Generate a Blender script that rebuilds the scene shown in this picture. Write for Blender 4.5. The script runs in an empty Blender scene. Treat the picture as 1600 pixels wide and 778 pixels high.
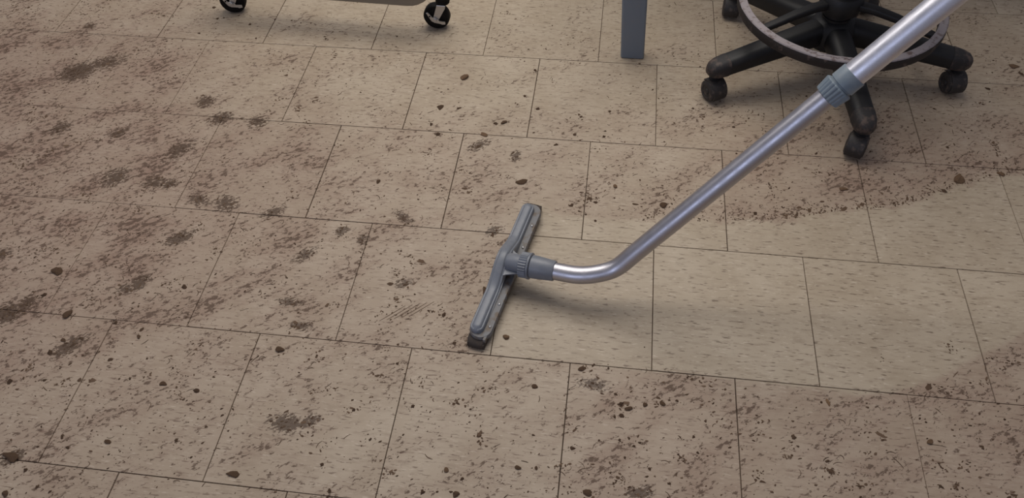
import bpy, bmesh, math, random
import numpy as np
from mathutils import Matrix, Vector

S = bpy.context.scene
COL = S.collection
rng = random.Random(11)
nrg = np.random.RandomState(5)

# ------------------------------------------------------------------ camera
cam_d = bpy.data.cameras.new('camera')
cam = bpy.data.objects.new('camera', cam_d)
COL.objects.link(cam)
cam_d.sensor_fit = 'HORIZONTAL'
cam_d.sensor_width = 36.0
cam_d.lens = 36.0 * 1228.84 / 1600.0
cam_d.clip_start = 0.02
right = Vector((0.99160978, 0.12610086, -0.02843621))
down = Vector((0.07970438, -0.76962288, -0.63350441))
fwd = Vector((-0.10177061, 0.62592268, -0.77321637))
m = Matrix((( right.x, -down.x, -fwd.x, 0.48233),
            ( right.y, -down.y, -fwd.y, -1.69173),
            ( right.z, -down.z, -fwd.z, 1.28637),
            (0, 0, 0, 1)))
cam.matrix_world = m
S.camera = cam

# ------------------------------------------------------------------ light
w = bpy.data.worlds.new('world')
S.world = w
w.use_nodes = True
w.node_tree.nodes['Background'].inputs['Color'].default_value = (0.74, 0.74, 0.86, 1)
w.node_tree.nodes['Background'].inputs['Strength'].default_value = 0.25

def area(name, loc, target, sx, sy, power, col):
    d = bpy.data.lights.new(name, 'AREA')
    d.shape = 'RECTANGLE'; d.size = sx; d.size_y = sy
    d.energy = power; d.color = col
    o = bpy.data.objects.new(name, d)
    COL.objects.link(o)
    o.location = loc
    o.rotation_euler = (Vector(target) - Vector(loc)).to_track_quat('-Z', 'Y').to_euler()
    return o
area('ceiling_light_back', (0.20, 0.55, 2.35), (0.22, -0.45, 0), 1.9, 1.6, 49, (1.0, 0.94, 0.86))
area('ceiling_light_left', (-2.1, 0.1, 2.6), (-1.2, 0.1, 0), 0.6, 1.6, 11, (1.0, 0.96, 0.92))
area('window_behind_viewer', (-1.0, -4.2, 1.7), (0.7, -0.6, 0.2), 2.2, 1.4, 22, (0.66, 0.74, 1.0))

S.view_settings.view_transform = 'Standard'
S.view_settings.look = 'None'
S.view_settings.gamma = 1.0
S.view_settings.use_curve_mapping = False
S.view_settings.exposure = 0.0

# ------------------------------------------------------------------ data (metres on the floor)
DENSITY = [(-1.31, 0.14, 0.55), (-0.92, 0.17, 0.5), (-0.54, 0.2, 0.25), (-0.17, 0.23, 0.12), (0.2, 0.26, 0.08), (0.56, 0.29, 0.12), (0.92, 0.32, 0.25), (1.27, 0.35, 0.3), (1.61, 0.38, 0.25), (-1.1, -0.23, 0.85), (-0.76, -0.2, 0.7), (-0.42, -0.17, 0.4), (-0.08, -0.14, 0.3), (0.24, -0.11, 0.2), (0.57, -0.08, 0.25), (0.89, -0.05, 0.3), (1.2, -0.02, 0.35), (1.51, 0.01, 0.35), (-0.93, -0.52, 0.9), (-0.62, -0.49, 0.85), (-0.32, -0.46, 0.6), (-0.02, -0.43, 0.5), (0.28, -0.41, 0.45), (0.58, -0.38, 0.42), (0.86, -0.35, 0.58), (1.15, -0.32, 0.65), (1.43, -0.29, 0.6), (-0.79, -0.77, 0.85), (-0.51, -0.74, 0.8), (-0.23, -0.71, 0.6), (0.04, -0.68, 0.5), (0.31, -0.65, 0.45), (0.58, -0.62, 0.45), (0.85, -0.6, 0.5), (1.11, -0.57, 0.55), (1.37, -0.54, 0.5), (-0.67, -0.97, 0.8), (-0.42, -0.94, 0.6), (-0.16, -0.91, 0.5), (0.09, -0.89, 0.5), (0.34, -0.86, 0.4), (0.59, -0.83, 0.45), (0.83, -0.81, 0.45), (1.07, -0.78, 0.5), (1.31, -0.75, 0.5), (-0.57, -1.14, 0.5), (-0.34, -1.11, 0.5), (-0.1, -1.09, 0.45), (0.13, -1.06, 0.35), (0.36, -1.04, 0.4), (0.59, -1.01, 0.55), (0.82, -0.99, 0.5), (1.04, -0.96, 0.55), (1.26, -0.94, 0.6), (-0.49, -1.29, 0.5), (-0.27, -1.26, 0.45), (-0.05, -1.24, 0.4), (0.17, -1.21, 0.35), (0.38, -1.19, 0.4), (0.59, -1.16, 0.6), (0.8, -1.14, 0.55), (1.01, -1.11, 0.55), (1.22, -1.09, 0.65)]  # dirt amount; raised at the near right corner to paint in light falloff
STAINS = [(-0.913, -0.164, 0.038, 0.023, 0.019, -0.027, 0.95), (-0.856, -0.121, 0.044, 0.021, 0.014, -0.023, 0.7), (-0.757, -0.056, 0.039, 0.003, 0.017, -0.038, 0.6), (-0.524, -0.251, 0.02, 0.008, 0.01, -0.019, 0.8), (-0.461, -0.309, 0.024, 0.013, 0.01, -0.017, 0.85), (-0.925, -0.352, 0.028, 0.023, 0.015, -0.019, 0.6), (-0.85, -0.381, 0.018, 0.02, 0.012, -0.014, 0.7), (-0.696, -0.385, 0.018, 0.01, 0.01, -0.015, 0.7), (-0.785, -0.426, 0.025, 0.014, 0.012, -0.016, 0.6), (-0.52, -0.429, 0.019, 0.034, 0.014, -0.015, 0.7), (-0.836, -0.471, 0.027, 0.01, 0.014, -0.02, 0.6), (-0.895, -0.499, 0.034, 0.013, 0.013, -0.018, 0.6), (-1.217, 0.095, 0.067, 0.006, 0.014, -0.024, 0.6), (-0.999, 0.117, 0.042, -0.008, 0.008, -0.021, 0.5), (-0.809, 0.107, 0.026, 0.002, 0.008, -0.018, 0.6), (-0.76, 0.105, 0.026, 0.002, 0.006, -0.015, 0.6), (-0.636, -0.531, 0.019, 0.025, 0.019, -0.02, 0.7), (-0.536, -0.538, 0.027, 0.003, 0.007, -0.016, 0.7), (-0.5, -0.539, 0.018, 0.002, 0.006, -0.014, 0.75), (-0.54, -0.569, 0.021, 0.002, 0.007, -0.015, 0.5), (-0.678, -0.593, 0.018, 0.002, 0.007, -0.013, 0.6), (-0.411, -0.58, 0.026, -0.008, 0.002, -0.015, 0.7), (-0.344, -0.585, 0.026, -0.008, 0.002, -0.022, 0.75), (-0.536, -0.622, 0.02, 0.002, 0.007, -0.015, 0.6), (-0.41, -0.695, 0.024, 0.016, 0.009, -0.013, 0.85), (-0.379, -0.66, 0.014, 0.016, 0.012, -0.013, 0.6), (-0.653, -0.705, 0.016, 0.027, 0.012, -0.011, 0.6), (-0.699, -0.77, 0.034, 0.012, 0.011, -0.016, 0.55), (-0.447, -0.821, 0.013, 0.019, 0.012, -0.011, 0.8), (-0.385, -0.822, 0.019, 0.002, 0.004, -0.009, 0.5), (-0.467, -0.839, 0.016, 0.002, 0.006, -0.013, 0.65), (-0.659, -0.896, 0.008, 0.026, 0.014, -0.009, 0.7), (-0.686, -0.924, 0.025, 0.017, 0.015, -0.016, 0.95), (-0.779, -0.778, 0.017, 0.002, 0.008, -0.013, 0.7), (-0.321, -0.725, 0.017, 0.002, 0.005, -0.014, 0.55), (-0.229, -0.601, 0.021, 0.014, 0.007, -0.012, 0.7), (-0.201, -0.549, 0.01, 0.019, 0.01, -0.01, 0.45), (0.065, -0.587, 0.022, -0.015, -0.003, -0.01, 0.7), (-0.062, -0.637, 0.014, 0.009, 0.006, -0.01, 0.7), (-0.01, -0.657, 0.012, 0.001, 0.004, -0.016, 0.65), (-0.122, -0.71, 0.017, 0.018, 0.008, -0.01, 0.7), (0.192, -0.49, 0.014, 0.001, 0.003, -0.016, 0.6), (0.267, -0.603, 0.009, 0.013, 0.008, -0.009, 0.75), (0.103, -0.763, 0.018, 0.002, 0.003, -0.013, 0.65), (0.079, -0.74, 0.013, 0.001, 0.003, -0.013, 0.5), (-0.117, -0.835, 0.025, -0.002, 0.002, -0.009, 0.7), (-0.078, -0.888, 0.02, 0.002, 0.003, -0.009, 0.75), (-0.024, -0.828, 0.011, 0.011, 0.008, -0.01, 0.6), (0.1, -0.804, 0.012, 0.001, 0.002, -0.009, 0.8), (0.075, -0.838, 0.019, 0.027, 0.003, -0.003, 0.5), (0.186, -0.826, 0.018, 0.002, 0.003, -0.015, 0.45), (0.113, -0.708, 0.022, -0.007, -0.001, -0.016, 0.45), (-0.52, -0.984, 0.022, 0.025, 0.011, -0.01, 0.8), (-0.573, -1.039, -0.004, 0.018, 0.009, -0.002, 0.65), (-0.483, -1.064, 0.016, 0.008, 0.007, -0.009, 0.55), (-0.265, -0.964, 0.015, 0.002, 0.008, -0.019, 0.55), (-0.507, -1.216, 0.014, 0.011, 0.009, -0.008, 0.95), (-0.336, -1.029, 0.012, 0.001, 0.003, -0.007, 0.5), (-0.252, -1.067, 0.023, -0.008, -0.0, -0.006, 0.4), (-0.449, -1.054, 0.016, 0.005, 0.004, -0.006, 0.4), (-0.042, -1.097, 0.029, -0.002, 0.002, -0.015, 0.9), (0.001, -1.087, 0.014, 0.01, 0.007, -0.008, 0.75), (-0.029, -0.955, 0.014, 0.013, 0.012, -0.014, 0.6), (0.001, -1.024, 0.023, 0.01, 0.003, -0.006, 0.55), (0.1, -0.979, 0.017, -0.001, 0.001, -0.008, 0.5), (0.07, -1.054, 0.016, -0.007, -0.004, -0.016, 0.45), (0.184, -0.988, 0.009, 0.012, 0.01, -0.009, 0.55), (0.164, -1.169, 0.007, 0.006, 0.005, -0.005, 0.6), (0.255, -1.02, 0.009, 0.001, 0.001, -0.008, 0.6), (0.313, -0.987, 0.019, 0.002, 0.001, -0.008, 0.55), (0.31, -1.082, 0.005, -0.014, -0.005, -0.002, 0.8), (0.49, -0.926, 0.014, -0.001, -0.001, -0.01, 0.8), (0.503, -0.956, 0.026, -0.002, -0.001, -0.011, 0.75), (0.563, -0.992, 0.016, -0.003, -0.002, -0.009, 0.7), (0.624, -0.979, 0.016, 0.005, 0.001, -0.009, 0.75), (0.589, -0.952, 0.047, 0.005, 0.001, -0.024, 0.35), (0.718, -0.929, 0.026, 0.003, -0.0, -0.013, 0.45), (0.458, -1.121, 0.019, 0.005, 0.001, -0.003, 0.6), (0.565, -1.14, 0.015, 0.002, 0.0, -0.011, 0.75), (0.594, -1.152, 0.021, 0.006, 0.002, -0.009, 0.85), (0.507, -1.166, 0.011, 0.001, 0.001, -0.009, 0.9), (0.665, -1.085, 0.01, -0.001, -0.001, -0.005, 0.65), (0.79, -1.102, 0.011, -0.009, -0.006, -0.008, 0.6), (0.793, -1.019, 0.016, 0.002, -0.002, -0.027, 0.4), (0.475, -1.053, 0.009, 0.001, 0.001, -0.01, 0.5), (1.164, -0.803, 0.01, -0.012, -0.006, -0.007, 0.6), (1.118, -0.895, 0.017, -0.002, -0.004, -0.011, 0.6), (1.21, -0.87, 0.008, -0.006, -0.012, -0.017, 0.5), (1.271, -0.831, 0.016, 0.002, -0.006, -0.022, 0.5), (0.992, -0.988, 0.027, 0.013, 0.003, -0.018, 0.35), (1.011, -1.004, 0.006, -0.006, -0.003, -0.004, 0.5), (0.978, -1.038, 0.011, 0.001, -0.001, -0.004, 0.55), (0.913, -1.078, 0.01, -0.001, -0.001, -0.005, 0.7), (0.962, -1.094, 0.025, 0.003, -0.002, -0.011, 0.45), (0.848, -1.04, 0.022, 0.002, -0.001, -0.012, 0.45), (0.846, -1.061, 0.01, 0.001, -0.0, -0.004, 0.55), (1.101, -1.052, 0.014, -0.014, -0.003, -0.003, 0.5), (1.136, -1.048, 0.015, 0.002, -0.003, -0.014, 0.4), (1.115, -1.081, 0.006, 0.001, -0.002, -0.009, 0.6), (1.202, -1.085, 0.01, 0.001, -0.001, -0.006, 0.6), (0.869, -0.415, 0.018, -0.008, -0.005, -0.015, 0.6), (0.923, -0.473, 0.046, 0.005, -0.002, -0.015, 0.6), (0.894, -0.493, 0.014, 0.001, -0.001, -0.008, 0.6), (1.005, -0.463, 0.055, 0.012, -0.001, -0.008, 0.6), (1.056, -0.452, 0.012, 0.001, -0.001, -0.006, 0.85), (1.126, -0.438, 0.051, 0.017, -0.001, -0.011, 0.5), (0.977, -0.352, 0.038, 0.013, 0.0, -0.016, 0.5), (1.389, -0.245, 0.005, -0.036, -0.018, -0.014, 0.5), (1.386, -0.085, 0.015, 0.001, -0.002, -0.01, 0.6), (1.386, -0.236, -0.0, -0.028, -0.009, -0.005, 0.6), (1.137, -0.23, 0.01, -0.005, -0.003, -0.009, 0.5), (1.197, -0.27, 0.017, 0.002, -0.001, -0.006, 0.5), (0.722, -0.19, 0.008, 0.001, -0.0, -0.007, 0.8), (0.721, -0.232, -0.001, -0.027, -0.008, -0.001, 0.4), (0.417, -0.23, 0.031, 0.003, 0.002, -0.023, 0.35), (0.287, -0.371, 0.012, 0.001, 0.002, -0.017, 0.7), (0.347, -0.082, 0.013, 0.001, 0.002, -0.02, 0.3), (-0.24, -0.304, 0.016, 0.002, 0.003, -0.011, 0.6), (-0.364, -0.311, 0.014, 0.018, 0.015, -0.019, 0.65), (-0.241, -0.22, 0.015, 0.006, 0.003, -0.007, 0.55), (-0.279, -0.255, 0.01, 0.001, 0.004, -0.012, 0.6), (-0.347, -0.121, 0.012, 0.012, 0.009, -0.014, 0.5), (-0.332, -0.221, 0.013, 0.01, 0.005, -0.009, 0.5), (0.194, -0.343, 0.022, 0.019, 0.006, -0.011, 0.7), (0.093, -0.314, 0.009, 0.006, 0.004, -0.008, 0.6), (0.078, -0.382, 0.014, 0.001, 0.003, -0.017, 0.5), (-0.288, 0.034, 0.011, 0.001, 0.002, -0.008, 0.5), (-0.246, -0.028, 0.014, 0.001, 0.003, -0.011, 0.4), (-0.978, 0.034, 0.015, 0.001, 0.007, -0.015, 0.7), (0.456, -0.47, 0.014, 0.019, 0.014, -0.02, 0.5), (0.472, -0.498, 0.015, 0.01, 0.004, -0.011, 0.6)]
CRUMBS = [(0.078, -0.217, 9.6), (0.124, -0.215, 5.6), (0.224, -0.263, 6.2), (0.09, -0.315, 6.2), (0.067, -0.28, 4.7), (-0.288, 0.034, 3.5), (-0.521, 0.082, 4.5), (-0.651, 0.029, 4.4), (-0.655, 0.152, 5.5), (0.699, -0.163, 3.9), (0.488, -0.285, 3.8), (0.418, -0.285, 3.8), (0.497, -0.192, 3.9), (0.377, -0.323, 5.3), (0.565, 0.002, 3.7), (0.793, -0.221, 3.8), (1.516, 0.047, 6.4), (1.42, -0.022, 5.5), (-0.632, -0.872, 6.6), (-0.348, -0.82, 5.9), (-0.452, -0.922, 5.1), (-0.392, -0.931, 4.4), (0.2, -0.831, 5.7), (0.428, -0.514, 5.7), (0.468, -0.488, 5.0), (1.24, -0.388, 5.6), (-0.423, -1.004, 4.9), (-0.438, -1.168, 4.0), (-0.472, -1.234, 3.9), (-0.594, -1.071, 5.5), (-0.549, -1.001, 6.2), (-0.231, -1.051, 5.4), (-0.228, -1.151, 4.0), (0.232, -0.896, 4.3), (0.18, -1.037, 3.5), (0.118, -1.11, 2.8), (0.132, -0.952, 3.0), (0.229, -1.194, 4.3), (0.045, -1.166, 3.3), (0.292, -1.164, 3.3), (0.071, -1.21, 3.8), (0.555, -0.99, 5.2), (0.558, -1.014, 4.6), (0.581, -1.07, 2.8), (0.416, -1.129, 3.3), (0.476, -1.086, 4.5), (0.857, -1.021, 4.5), (0.91, -1.06, 3.3), (1.09, -1.085, 3.7), (1.08, -0.961, 2.3), (-0.436, -1.261, 3.3), (-0.409, -1.267, 2.7), (-0.367, -1.04, 3.0), (-0.39, -1.15, 2.3), (-0.418, -1.187, 3.4), (-0.353, -0.994, 2.5), (-0.294, -1.009, 2.4), (-0.529, -1.061, 3.6), (-0.189, -1.179, 2.3), (-0.338, -1.19, 2.3), (0.074, -1.056, 3.5), (0.285, -1.032, 2.3), (0.831, -0.187, 3.1), (0.6, -0.1, 3.2), (0.282, -0.154, 4.0), (0.297, -0.05, 5.0), (0.32, -0.199, 4.7), (0.27, 0.037, 2.6), (0.316, 0.042, 2.6), (0.529, -0.918, 2.4), (0.684, -1.041, 2.8), (0.657, -1.077, 2.2), (0.609, -1.109, 2.7), (0.691, -1.07, 2.8), (0.661, -1.044, 2.2), (0.52, -1.066, 2.2), (0.556, -1.061, 2.8), (0.572, -1.056, 2.8), (0.543, -1.123, 2.2), (0.545, -1.018, 2.9), (0.656, -0.973, 2.9), (0.676, -0.921, 2.4), (1.236, -0.82, 2.4), (1.037, -0.841, 1.8), (1.175, -1.006, 3.3), (1.226, -0.946, 2.8), (1.089, -0.967, 2.3), (-0.483, 0.02, 3.5), (-0.095, 0.063, 3.5), (-0.458, 0.112, 2.9), (-0.409, 0.11, 2.9), (-0.379, 0.101, 2.5), (-0.607, 0.106, 3.3), (-0.624, 0.101, 3.6), (0.977, -0.09, 3.2), (0.977, -0.295, 3.7), (1.276, -0.11, 3.1), (1.277, -0.245, 4.4), (0.446, -0.529, 3.5), (0.461, -0.537, 2.8), (0.483, -0.553, 2.8), (0.595, -0.533, 2.8), (0.62, -0.552, 2.8)]
CLODS = [(0.121, -0.092, 0.01, 0.0131), (0.199, -0.303, 0.0116, 0.0125), (0.245, -0.257, 0.0078, 0.0093), (1.502, 0.074, 0.0142, 0.011), (-0.637, -0.809, 0.0124, 0.0129), (-0.559, -0.911, 0.0079, 0.0101), (-0.017, -0.486, 0.0089, 0.0103), (0.309, -0.454, 0.0087, 0.0101), (0.522, -0.447, 0.0057, 0.007), (0.629, -0.493, 0.0084, 0.0077), (0.567, -0.495, 0.0084, 0.0038), (1.278, -0.353, 0.0126, 0.0147), (1.375, -0.323, 0.0084, 0.0107), (1.02, -0.404, 0.0098, 0.0081), (-0.39, -0.949, 0.0064, 0.0079), (-0.298, -1.044, 0.0073, 0.0057), (-0.35, -1.168, 0.007, 0.0065), (-0.106, -1.202, 0.0123, 0.006), (-0.485, -1.281, 0.0067, 0.0074), (-0.537, -0.972, 0.0116, 0.008), (-0.1, -0.946, 0.0112, 0.0104), (0.332, -0.872, 0.0087, 0.0088), (0.264, -1.151, 0.0055, 0.0058), (0.286, -1.192, 0.0065, 0.0067), (0.569, -0.998, 0.0069, 0.0052), (0.599, -0.987, 0.0046, 0.0052), (0.63, -0.981, 0.0069, 0.0052), (0.507, -1.164, 0.0086, 0.0067), (0.395, -0.971, 0.0071, 0.0081), (0.384, -1.133, 0.0066, 0.0047), (0.924, -0.945, 0.0046, 0.0106), (1.089, -1.005, 0.0055, 0.0063), (0.482, -0.925, 0.0084, 0.0069), (0.271, -0.766, 0.0065, 0.0178), (-0.512, -1.214, 0.0151, 0.0105)]
UP = [(0.35, -0.516), (0.398, -0.543), (0.469, -0.551), (0.579, -0.544), (0.716, -0.53), (0.852, -0.516), (0.934, -0.495), (1.045, -0.463), (1.156, -0.438), (1.232, -0.392), (1.323, -0.348), (1.428, -0.309)]
LO = [(0.278, -0.907), (0.334, -0.913), (0.456, -0.913), (0.608, -0.915), (0.76, -0.916), (0.913, -0.92), (1.002, -0.921), (1.097, -0.889), (1.201, -0.823), (1.309, -0.755)]
CLOD_INFO = [
 ('brown pebble-like dirt clod alone on the tile below the right rack caster', 1, 0.9),
 ('flat squarish mud flake lying across the joint above the thick dark joint', 1, 0.35),
 ('small round dirt clod just above the flat squarish mud flake', 0, 0.6),
 ('long thin mud flake near the right photo edge beside the stool caster', 1, 0.35),
 ('large dark clump of mud left of centre-left tile, among brown smears', 0, 0.5),
 ('dark mud clod on the joint at the far left, below the large dark clump', 0, 0.5),
 ('dark star-shaped mud spot alone on the middle tile left of the thick joint', 0, 0.4),
 ('dark mud lump above the far tip of the floor head', 0, 0.5),
 ('small brown crumb between the floor head tip and the wand tube', 1, 0.5),
 ('dark mud crumb touching the upper edge of the wand tube', 0, 0.6),
 ('thin dark splinter of dirt left of the crumb beside the wand tube', 0, 0.4),
 ('curled brown leaf-like mud piece on the upper right edge of the clean swath', 1, 0.8),
 ('brown mud lump by the right photo edge, just beyond the curled piece', 1, 0.6),
 ('oblong mud piece to the right of the tube, below the stool', 1, 0.5),
 ('dark round clod just under the left horizontal joint', 0, 0.6),
 ('dark clod in the middle of the lower left tile', 0, 0.6),
 ('dark clod near the bottom of the lower left tile', 0, 0.5),
 ('long dark chunk of mud on the joint at the lower left', 0, 0.6),
 ('dark clod in the bottom left corner of the photo', 0, 0.6),
 ('elongated muddy lump at the far left beside a brown smear', 0, 0.4),
 ('big dark oval clod on the tile left of the floor head, below the joint', 0, 0.45),
 ('brown mud lump right of the near tip of the floor head', 1, 0.6),
 ('brown clod near the bottom edge, left of centre, with a small tail', 1, 0.6),
 ('dark clod cut by the bottom edge left of centre', 0, 0.6),
 ('left one of three clods in a row below the clean swath', 0, 0.6),
 ('middle one of three clods in a row below the clean swath', 0, 0.7),
 ('right one of three clods in a row below the clean swath', 0, 0.5),
 ('dark mud patch of a clod cut by the bottom edge right of centre', 0, 0.4),
 ('dark clod between the floor head and the three clods, below the joint', 0, 0.4),
 ('small dark clod near the bottom edge below the floor head', 0, 0.5),
 ('upright tan pellet of clay on the clean tile at lower right', 2, 0.9),
 ('round brown clod on the right-hand tile near the lower right joint', 1, 0.8),
 ('dark clod right below the joint at the corner of the dirty centre tile', 0, 0.4),
 ('dark mud piece pressed against the left side of the floor head', 0, 0.5),
 ('broad dark clump of mud at the left photo edge on the lower joint', 0, 0.45),
]
RAIL_Z = 0.082
RAIL_Y = -0.022
CASTDIR = [-112, -75, -60, -95, -58]

# ------------------------------------------------------------------ helpers
def lin(r, g, b):
    f = lambda c: (c/255/12.92) if c/255 <= 0.04045 else ((c/255+0.055)/1.055)**2.4
    return (f(r), f(g), f(b), 1.0)

def tag(o, label=None, cat=None, group=None, kind=None):
    if label: o['label'] = label
    if cat: o['category'] = cat
    if group: o['group'] = group
    if kind: o['kind'] = kind
    return o

def thing(name, label, cat, loc, group=None):
    o = bpy.data.objects.new(name, None)
    o.empty_display_size = 0.05
    COL.objects.link(o); o.location = loc
    return tag(o, label, cat, group)

def mesh(name, verts, faces, mats, smooth=True, angle=40, midx=None):
    me = bpy.data.meshes.new(name)
    me.from_pydata([tuple(v) for v in verts], [], [tuple(f) for f in faces])
    bm = bmesh.new(); bm.from_mesh(me)
    bmesh.ops.recalc_face_normals(bm, faces=bm.faces)
    if smooth:
        for f in bm.faces: f.smooth = True
        for e in bm.edges:
            if len(e.link_faces) == 2 and e.calc_face_angle(0) > math.radians(angle): e.smooth = False
    bm.to_mesh(me); bm.free()
    if not isinstance(mats, (list, tuple)): mats = [mats]
    for mt in mats: me.materials.append(mt)
    if midx is not None: me.polygons.foreach_set('material_index', midx)
    return me

def obj(name, me, parent=None, mat=None):
    o = bpy.data.objects.new(name, me)
    COL.objects.link(o)
    if parent is not None: o.parent = parent
    if mat is not None: o.matrix_local = mat
    return o

def part(name, vf, mat, parent, xf=None, smooth=True, angle=40):
    """vf = (verts, faces) in the coordinates of the parent"""
    return obj(name, mesh(name, vf[0], vf[1], mat, smooth, angle), parent, xf)

def join(*vfs):
    V, F = [], []
    for v, f in vfs:
        o = len(V); V += [tuple(p) for p in v]; F += [tuple(i+o for i in q) for q in f]
    return V, F

def xform(vf, M):
    return [tuple(M @ Vector(p)) for p in vf[0]], vf[1]

def loft(rings, cap0=True, cap1=True):
    n = len(rings[0]); V = [tuple(p) for r in rings for p in r]; F = []
    for i in range(len(rings)-1):
        for j in range(n):
            k = (j+1) % n
            F.append((i*n+j, i*n+k, (i+1)*n+k, (i+1)*n+j))
    if cap0: F.append(tuple(range(n))[::-1])
    if cap1: F.append(tuple((len(rings)-1)*n+j for j in range(n)))
    return V, F

def lathe(prof, n=40, rib=None, caps=True):
    """profile of (radius, z) about the z axis; rib(theta, index) multiplies the radius"""
    rings = []
    for i, (r, z) in enumerate(prof):
        rings.append([(r*(rib(2*math.pi*j/n, i) if rib else 1)*math.cos(2*math.pi*j/n),
                       r*(rib(2*math.pi*j/n, i) if rib else 1)*math.sin(2*math.pi*j/n), z) for j in range(n)])
    return loft(rings, caps, caps)

def pipe(prof_outer, r_in, n=40, rib=None):
    """a sleeve: outer profile, then an inner wall back to the start (closed ring section)"""
    prof = list(prof_outer) + [(r_in, prof_outer[-1][1]), (r_in, prof_outer[0][1])]
    no = len(prof_outer)
    rings = []
    for i, (r, z) in enumerate(prof):
        k = (lambda t: rib(t, i)) if (rib and i < no) else (lambda t: 1)
        rings.append([(r*k(2*math.pi*j/n)*math.cos(2*math.pi*j/n), r*k(2*math.pi*j/n)*math.sin(2*math.pi*j/n), z) for j in range(n)])
    V, F = loft(rings, False, False)
    L = len(rings)-1
    for j in range(n):
        k = (j+1) % n
        F.append((L*n+j, L*n+k, k, j))
    return V, F

def frame(o, z, x=None):
    z = Vector(z).normalized()
    x = Vector(x) if x is not None else (Vector((0, 0, 1)) if abs(z.z) < 0.9 else Vector((1, 0, 0)))
    y = z.cross(x).normalized(); x = y.cross(z).normalized()
    return Matrix(((x.x, y.x, z.x, o[0]), (x.y, y.y, z.y, o[1]), (x.z, y.z, z.z, o[2]), (0, 0, 0, 1)))

def sweep(pts, sec, caps=True, up=(0, 0, 1)):
    """sec(i) -> list of 2-D section points at path point i"""
    pts = [Vector(p) for p in pts]; rings = []
    t0 = (pts[1]-pts[0]).normalized()
    nx = t0.cross(Vector(up))
    if nx.length < 1e-4: nx = t0.cross(Vector((1, 0, 0)))
    nx.normalize()
    for i, p in enumerate(pts):
        t = (pts[min(i+1, len(pts)-1)] - pts[max(i-1, 0)]).normalized()
        nx = (nx - t*nx.dot(t)).normalized(); ny = nx.cross(t)
        rings.append([tuple(p + nx*a + ny*b) for a, b in sec(i)])
    return loft(rings, caps, caps)

def circ(r, n=24, ry=None):
    return [(r*math.cos(2*math.pi*j/n), (ry or r)*math.sin(2*math.pi*j/n)) for j in range(n)]

def rrect(hx, hy, r, n=4):
    P = []
    for cx, cy, a0 in ((hx-r, hy-r, 0), (-hx+r, hy-r, 90), (-hx+r, -hy+r, 180), (hx-r, -hy+r, 270)):
        for k in range(n+1):
            a = math.radians(a0+90*k/n); P.append((cx+r*math.cos(a), cy+r*math.sin(a)))
    return P

def rbox(hx, hy, z0, z1, r=0.004, b=0.002):
    """upright box with rounded corners and bevelled top and bottom"""
    R = lambda d, z: [(x, y, z) for x, y in rrect(hx-d, hy-d, max(r-d*0.5, 0.0008))]
    return loft([R(b, z0), R(0, z0+b), R(0, z1-b), R(b, z1)])

def plate(outline, t, M=None):
    """flat outline extruded by t with a small bevel"""
    c = Vector((sum(p[0] for p in outline)/len(outline), sum(p[1] for p in outline)/len(outline)))
    ins = lambda k: [((p[0]-c.x)*k+c.x, (p[1]-c.y)*k+c.y) for p in outline]
    rings = [[(x, y, -t/2) for x, y in ins(0.95)], [(x, y, -t/4) for x, y in outline], [(x, y, t/4) for x, y in outline], [(x, y, t/2) for x, y in ins(0.95)]]
    vf = loft(rings)
    return xform(vf, M) if M else vf

# ------------------------------------------------------------------ materials
class NT:
    def __init__(s, name):
        s.m = bpy.data.materials.new(name); s.m.use_nodes = True
        s.t = s.m.node_tree; s.N = s.t.nodes; s.b = s.N['Principled BSDF']
    def n(s, typ, **kw):
        x = s.N.new(typ)
        for k, v in kw.items(): setattr(x, k, v)
        return x
    def l(s, a, b): s.t.links.new(a, b)
    def put(s, sock, v):
        if hasattr(v, 'is_linked') or hasattr(v, 'links'): s.l(v, sock)
        else: sock.default_value = v
    def math(s, op, a, b=None, c=None, clamp=False):
        x = s.n('ShaderNodeMath', operation=op, use_clamp=clamp)
        s.put(x.inputs[0], a)
        if b is not None: s.put(x.inputs[1], b)
        if c is not None: s.put(x.inputs[2], c)
        return x.outputs[0]
    def ramp(s, v, a, b, lo=0.0, hi=1.0, smooth=True):
        x = s.n('ShaderNodeMapRange', interpolation_type='SMOOTHSTEP' if smooth else 'LINEAR')
        s.put(x.inputs[0], v); s.put(x.inputs[1], a); s.put(x.inputs[2], b); s.put(x.inputs[3], lo); s.put(x.inputs[4], hi)
        return x.outputs[0]
    def noise(s, vec, scale, detail=4, rough=0.55, dist=0.0):
        x = s.n('ShaderNodeTexNoise'); s.l(vec, x.inputs['Vector'])
        x.inputs['Scale'].default_value = scale; x.inputs['Detail'].default_value = detail
        x.inputs['Roughness'].default_value = rough; x.inputs['Distortion'].default_value = dist
        return x.outputs[0]
    def mix(s, f, a, b):
        x = s.n('ShaderNodeMix', data_type='RGBA')
        s.put(x.inputs[0], f); s.put(x.inputs[6], a); s.put(x.inputs[7], b)
        return x.outputs[2]
    def mapping(s, vec, loc=(0, 0, 0), rot=(0, 0, 0), sc=(1, 1, 1), typ='POINT'):
        x = s.n('ShaderNodeMapping', vector_type=typ); s.l(vec, x.inputs[0])
        x.inputs[1].default_value = loc; x.inputs[2].default_value = rot; x.inputs[3].default_value = sc
        return x.outputs[0]
    def bump(s, h, strength, dist):
        x = s.n('ShaderNodeBump'); x.inputs['Strength'].default_value = strength; x.inputs['Distance'].default_value = dist
        s.l(h, x.inputs['Height']); s.l(x.outputs[0], s.b.inputs['Normal'])

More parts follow.
